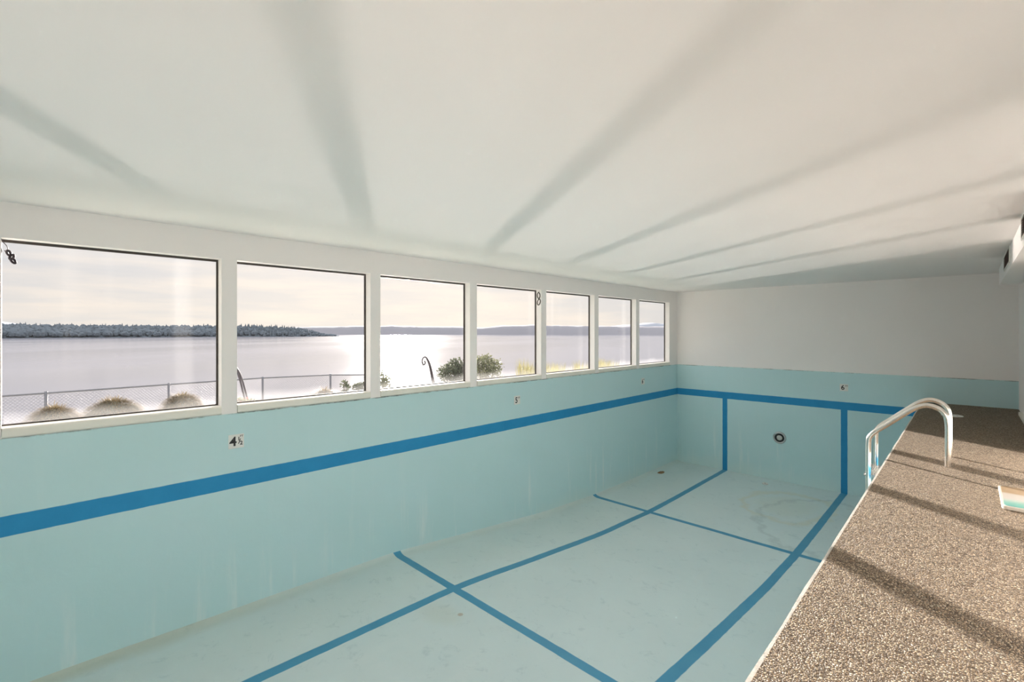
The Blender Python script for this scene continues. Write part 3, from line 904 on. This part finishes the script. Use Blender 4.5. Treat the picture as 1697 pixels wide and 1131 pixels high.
bush('leafy_bush', (bx, by), [(0, -.1, up(bx, by, -.98), .15), (0, .08, up(bx, by, -1.13), .17), (0, .0, up(bx, by, -1.28), .20)], M_OLIVE, 23, 'small bush in the left corner of the third window from the left', 1100, .05)
bx, by = -9.5, 5.12
bush('leafy_bush', (bx, by), [(0, -.10, up(bx, by, -1.20), .11), (0, .06, up(bx, by, -1.17), .11)], M_BUSH, 24, 'low dark shrub at the lower right of the second window from the left', 700, .045)
bx, by = -9.5, 4.72
bush('young_sapling', (bx, by), [(0, -.02, up(bx, by, -1.07), .05), (0, .03, up(bx, by, -1.16), .06), (0, -.03, up(bx, by, -1.27), .06)], M_BUSH, 25, 'thin leafy sapling between grass mound and low shrub', 130, .06, 'plant')

def grass(loc, h, sprd, n_, seed, label):
    r = random.Random(seed); x, y = loc; z = ground_z(x, y) - .02
    o_bm = bmesh.new()
    for i in range(n_):
        a = r.uniform(0, 2*PI); rr = r.random()**.5*sprd*.6
        d = Vector((math.cos(a)*.15 + r.uniform(-.08, .08), math.sin(a)*.20 + .10 + r.uniform(-.12, .12), 1))
        blade(o_bm, (math.cos(a)*rr*.6, math.sin(a)*rr, 0), d, h*r.uniform(.65, 1.12), .011, .35, 5)
    o = obj('grass_clump', o_bm, M_YELLOW, loc=(x, y, z)); tag(o, label, 'grass', 'yellow grass clumps under the farther windows'); return o
gs = [(9.35, 1.02), (9.95, 1.06), (10.30, 1.00), (11.05, .96), (11.6, .86), (12.6, .94), (13.0, .94), (14.0, .92)]
gl = ['yellow green grass clump right of the rounded bush', 'second yellow grass clump right of the rounded bush', 'yellow grass clump behind the pier between fourth and fifth windows', 'yellow grass clump at the left of the fifth window from the left',
      'short yellow grass clump in the middle of the fifth window from the left', 'yellow grass clump at the right edge of the fifth window from the left', 'yellow grass clump at the left of the sixth window from the left', 'yellow grass clump in the middle of the sixth window from the left']
for i, ((y, hh), l) in enumerate(zip(gs, gl)): grass((-8.25 if i % 2 == 0 else -9.15, y), hh*(1.0 if i % 2 == 0 else 1.06), .30, 300, 40 + i, l)

# bent steel plant hooks and a red flowering plant
def hook(name, loc, top, base, label, scroll):
    x, y = loc; z = ground_z(x, y) - .05
    e = empty(name, (x, y, z)); tag(e, label, 'garden hook', 'bent steel garden hooks')
    zt = top - z
    for k, off in enumerate((0.0, .055)):
        bm = bmesh.new()
        pts = [(0, off*1.3, 0), (0, off - .02, (zt)*.35), (0, off*.8 - .09, zt*.62), (0, off*.6 - .17, zt*.85), (0, -.25 + off*.3, zt*.97), (0, -.31 + off*.2, zt)]
        if scroll: pts += [(0, -.37, zt*.97), (0, -.385, zt*.91), (0, -.34, zt*.86), (0, -.29, zt*.89), (0, -.31, zt*.93)]
        else: pts += [(0, -.38, zt*.98), (0, -.45, zt*.9)]
        tube(bm, spline(pts, 6), .017, 8); obj('rod', bm, M_WIRE, e)
    bm = bmesh.new(); tube(bm, spline([(0, -.55, 0), (0, -.48, zt*.4), (0, -.40, zt*.75), (0, -.36, zt*.9)], 5), .008, 6); obj('brace', bm, M_WIRE, e)
    return e
hook('garden_hook', (-10, 7.42), -.64, 0, 'bent steel garden hook with scrolled top in the third window from the left', True)
hook('garden_hook', (-10, 3.0), -.60, 0, 'curved steel garden hook at the left edge of the second window from the left', False)
fx, fy = -9.55, 2.78
e = bush('flowering_plant', (fx, fy), [(0, 0, up(fx, fy, -1.32), .10), (0, .14, up(fx, fy, -1.30), .08), (0, -.06, up(fx, fy, -1.24), .06)], M_OLIVE, 31, 'small plant with red flowers beside the curved garden hook', 260, .05, 'plant')
rb = random.Random(5)
for i in range(9):
    q = Vector((rb.uniform(-.05, .06), -.05 + (i - 4)*.035, up(fx, fy, -1.21) + rb.gauss(0, .025)))
    bm = bmesh.new(); bmesh.ops.create_icosphere(bm, subdivisions=1, radius=.009)
    for k in range(6):
        a = k*2*PI/6
        blade(bm, (0, 0, 0), Vector((math.cos(a), math.sin(a), .45)), .038, .012, .4, 2)
    obj('red_flower', bm, M_RED, e, loc=q)
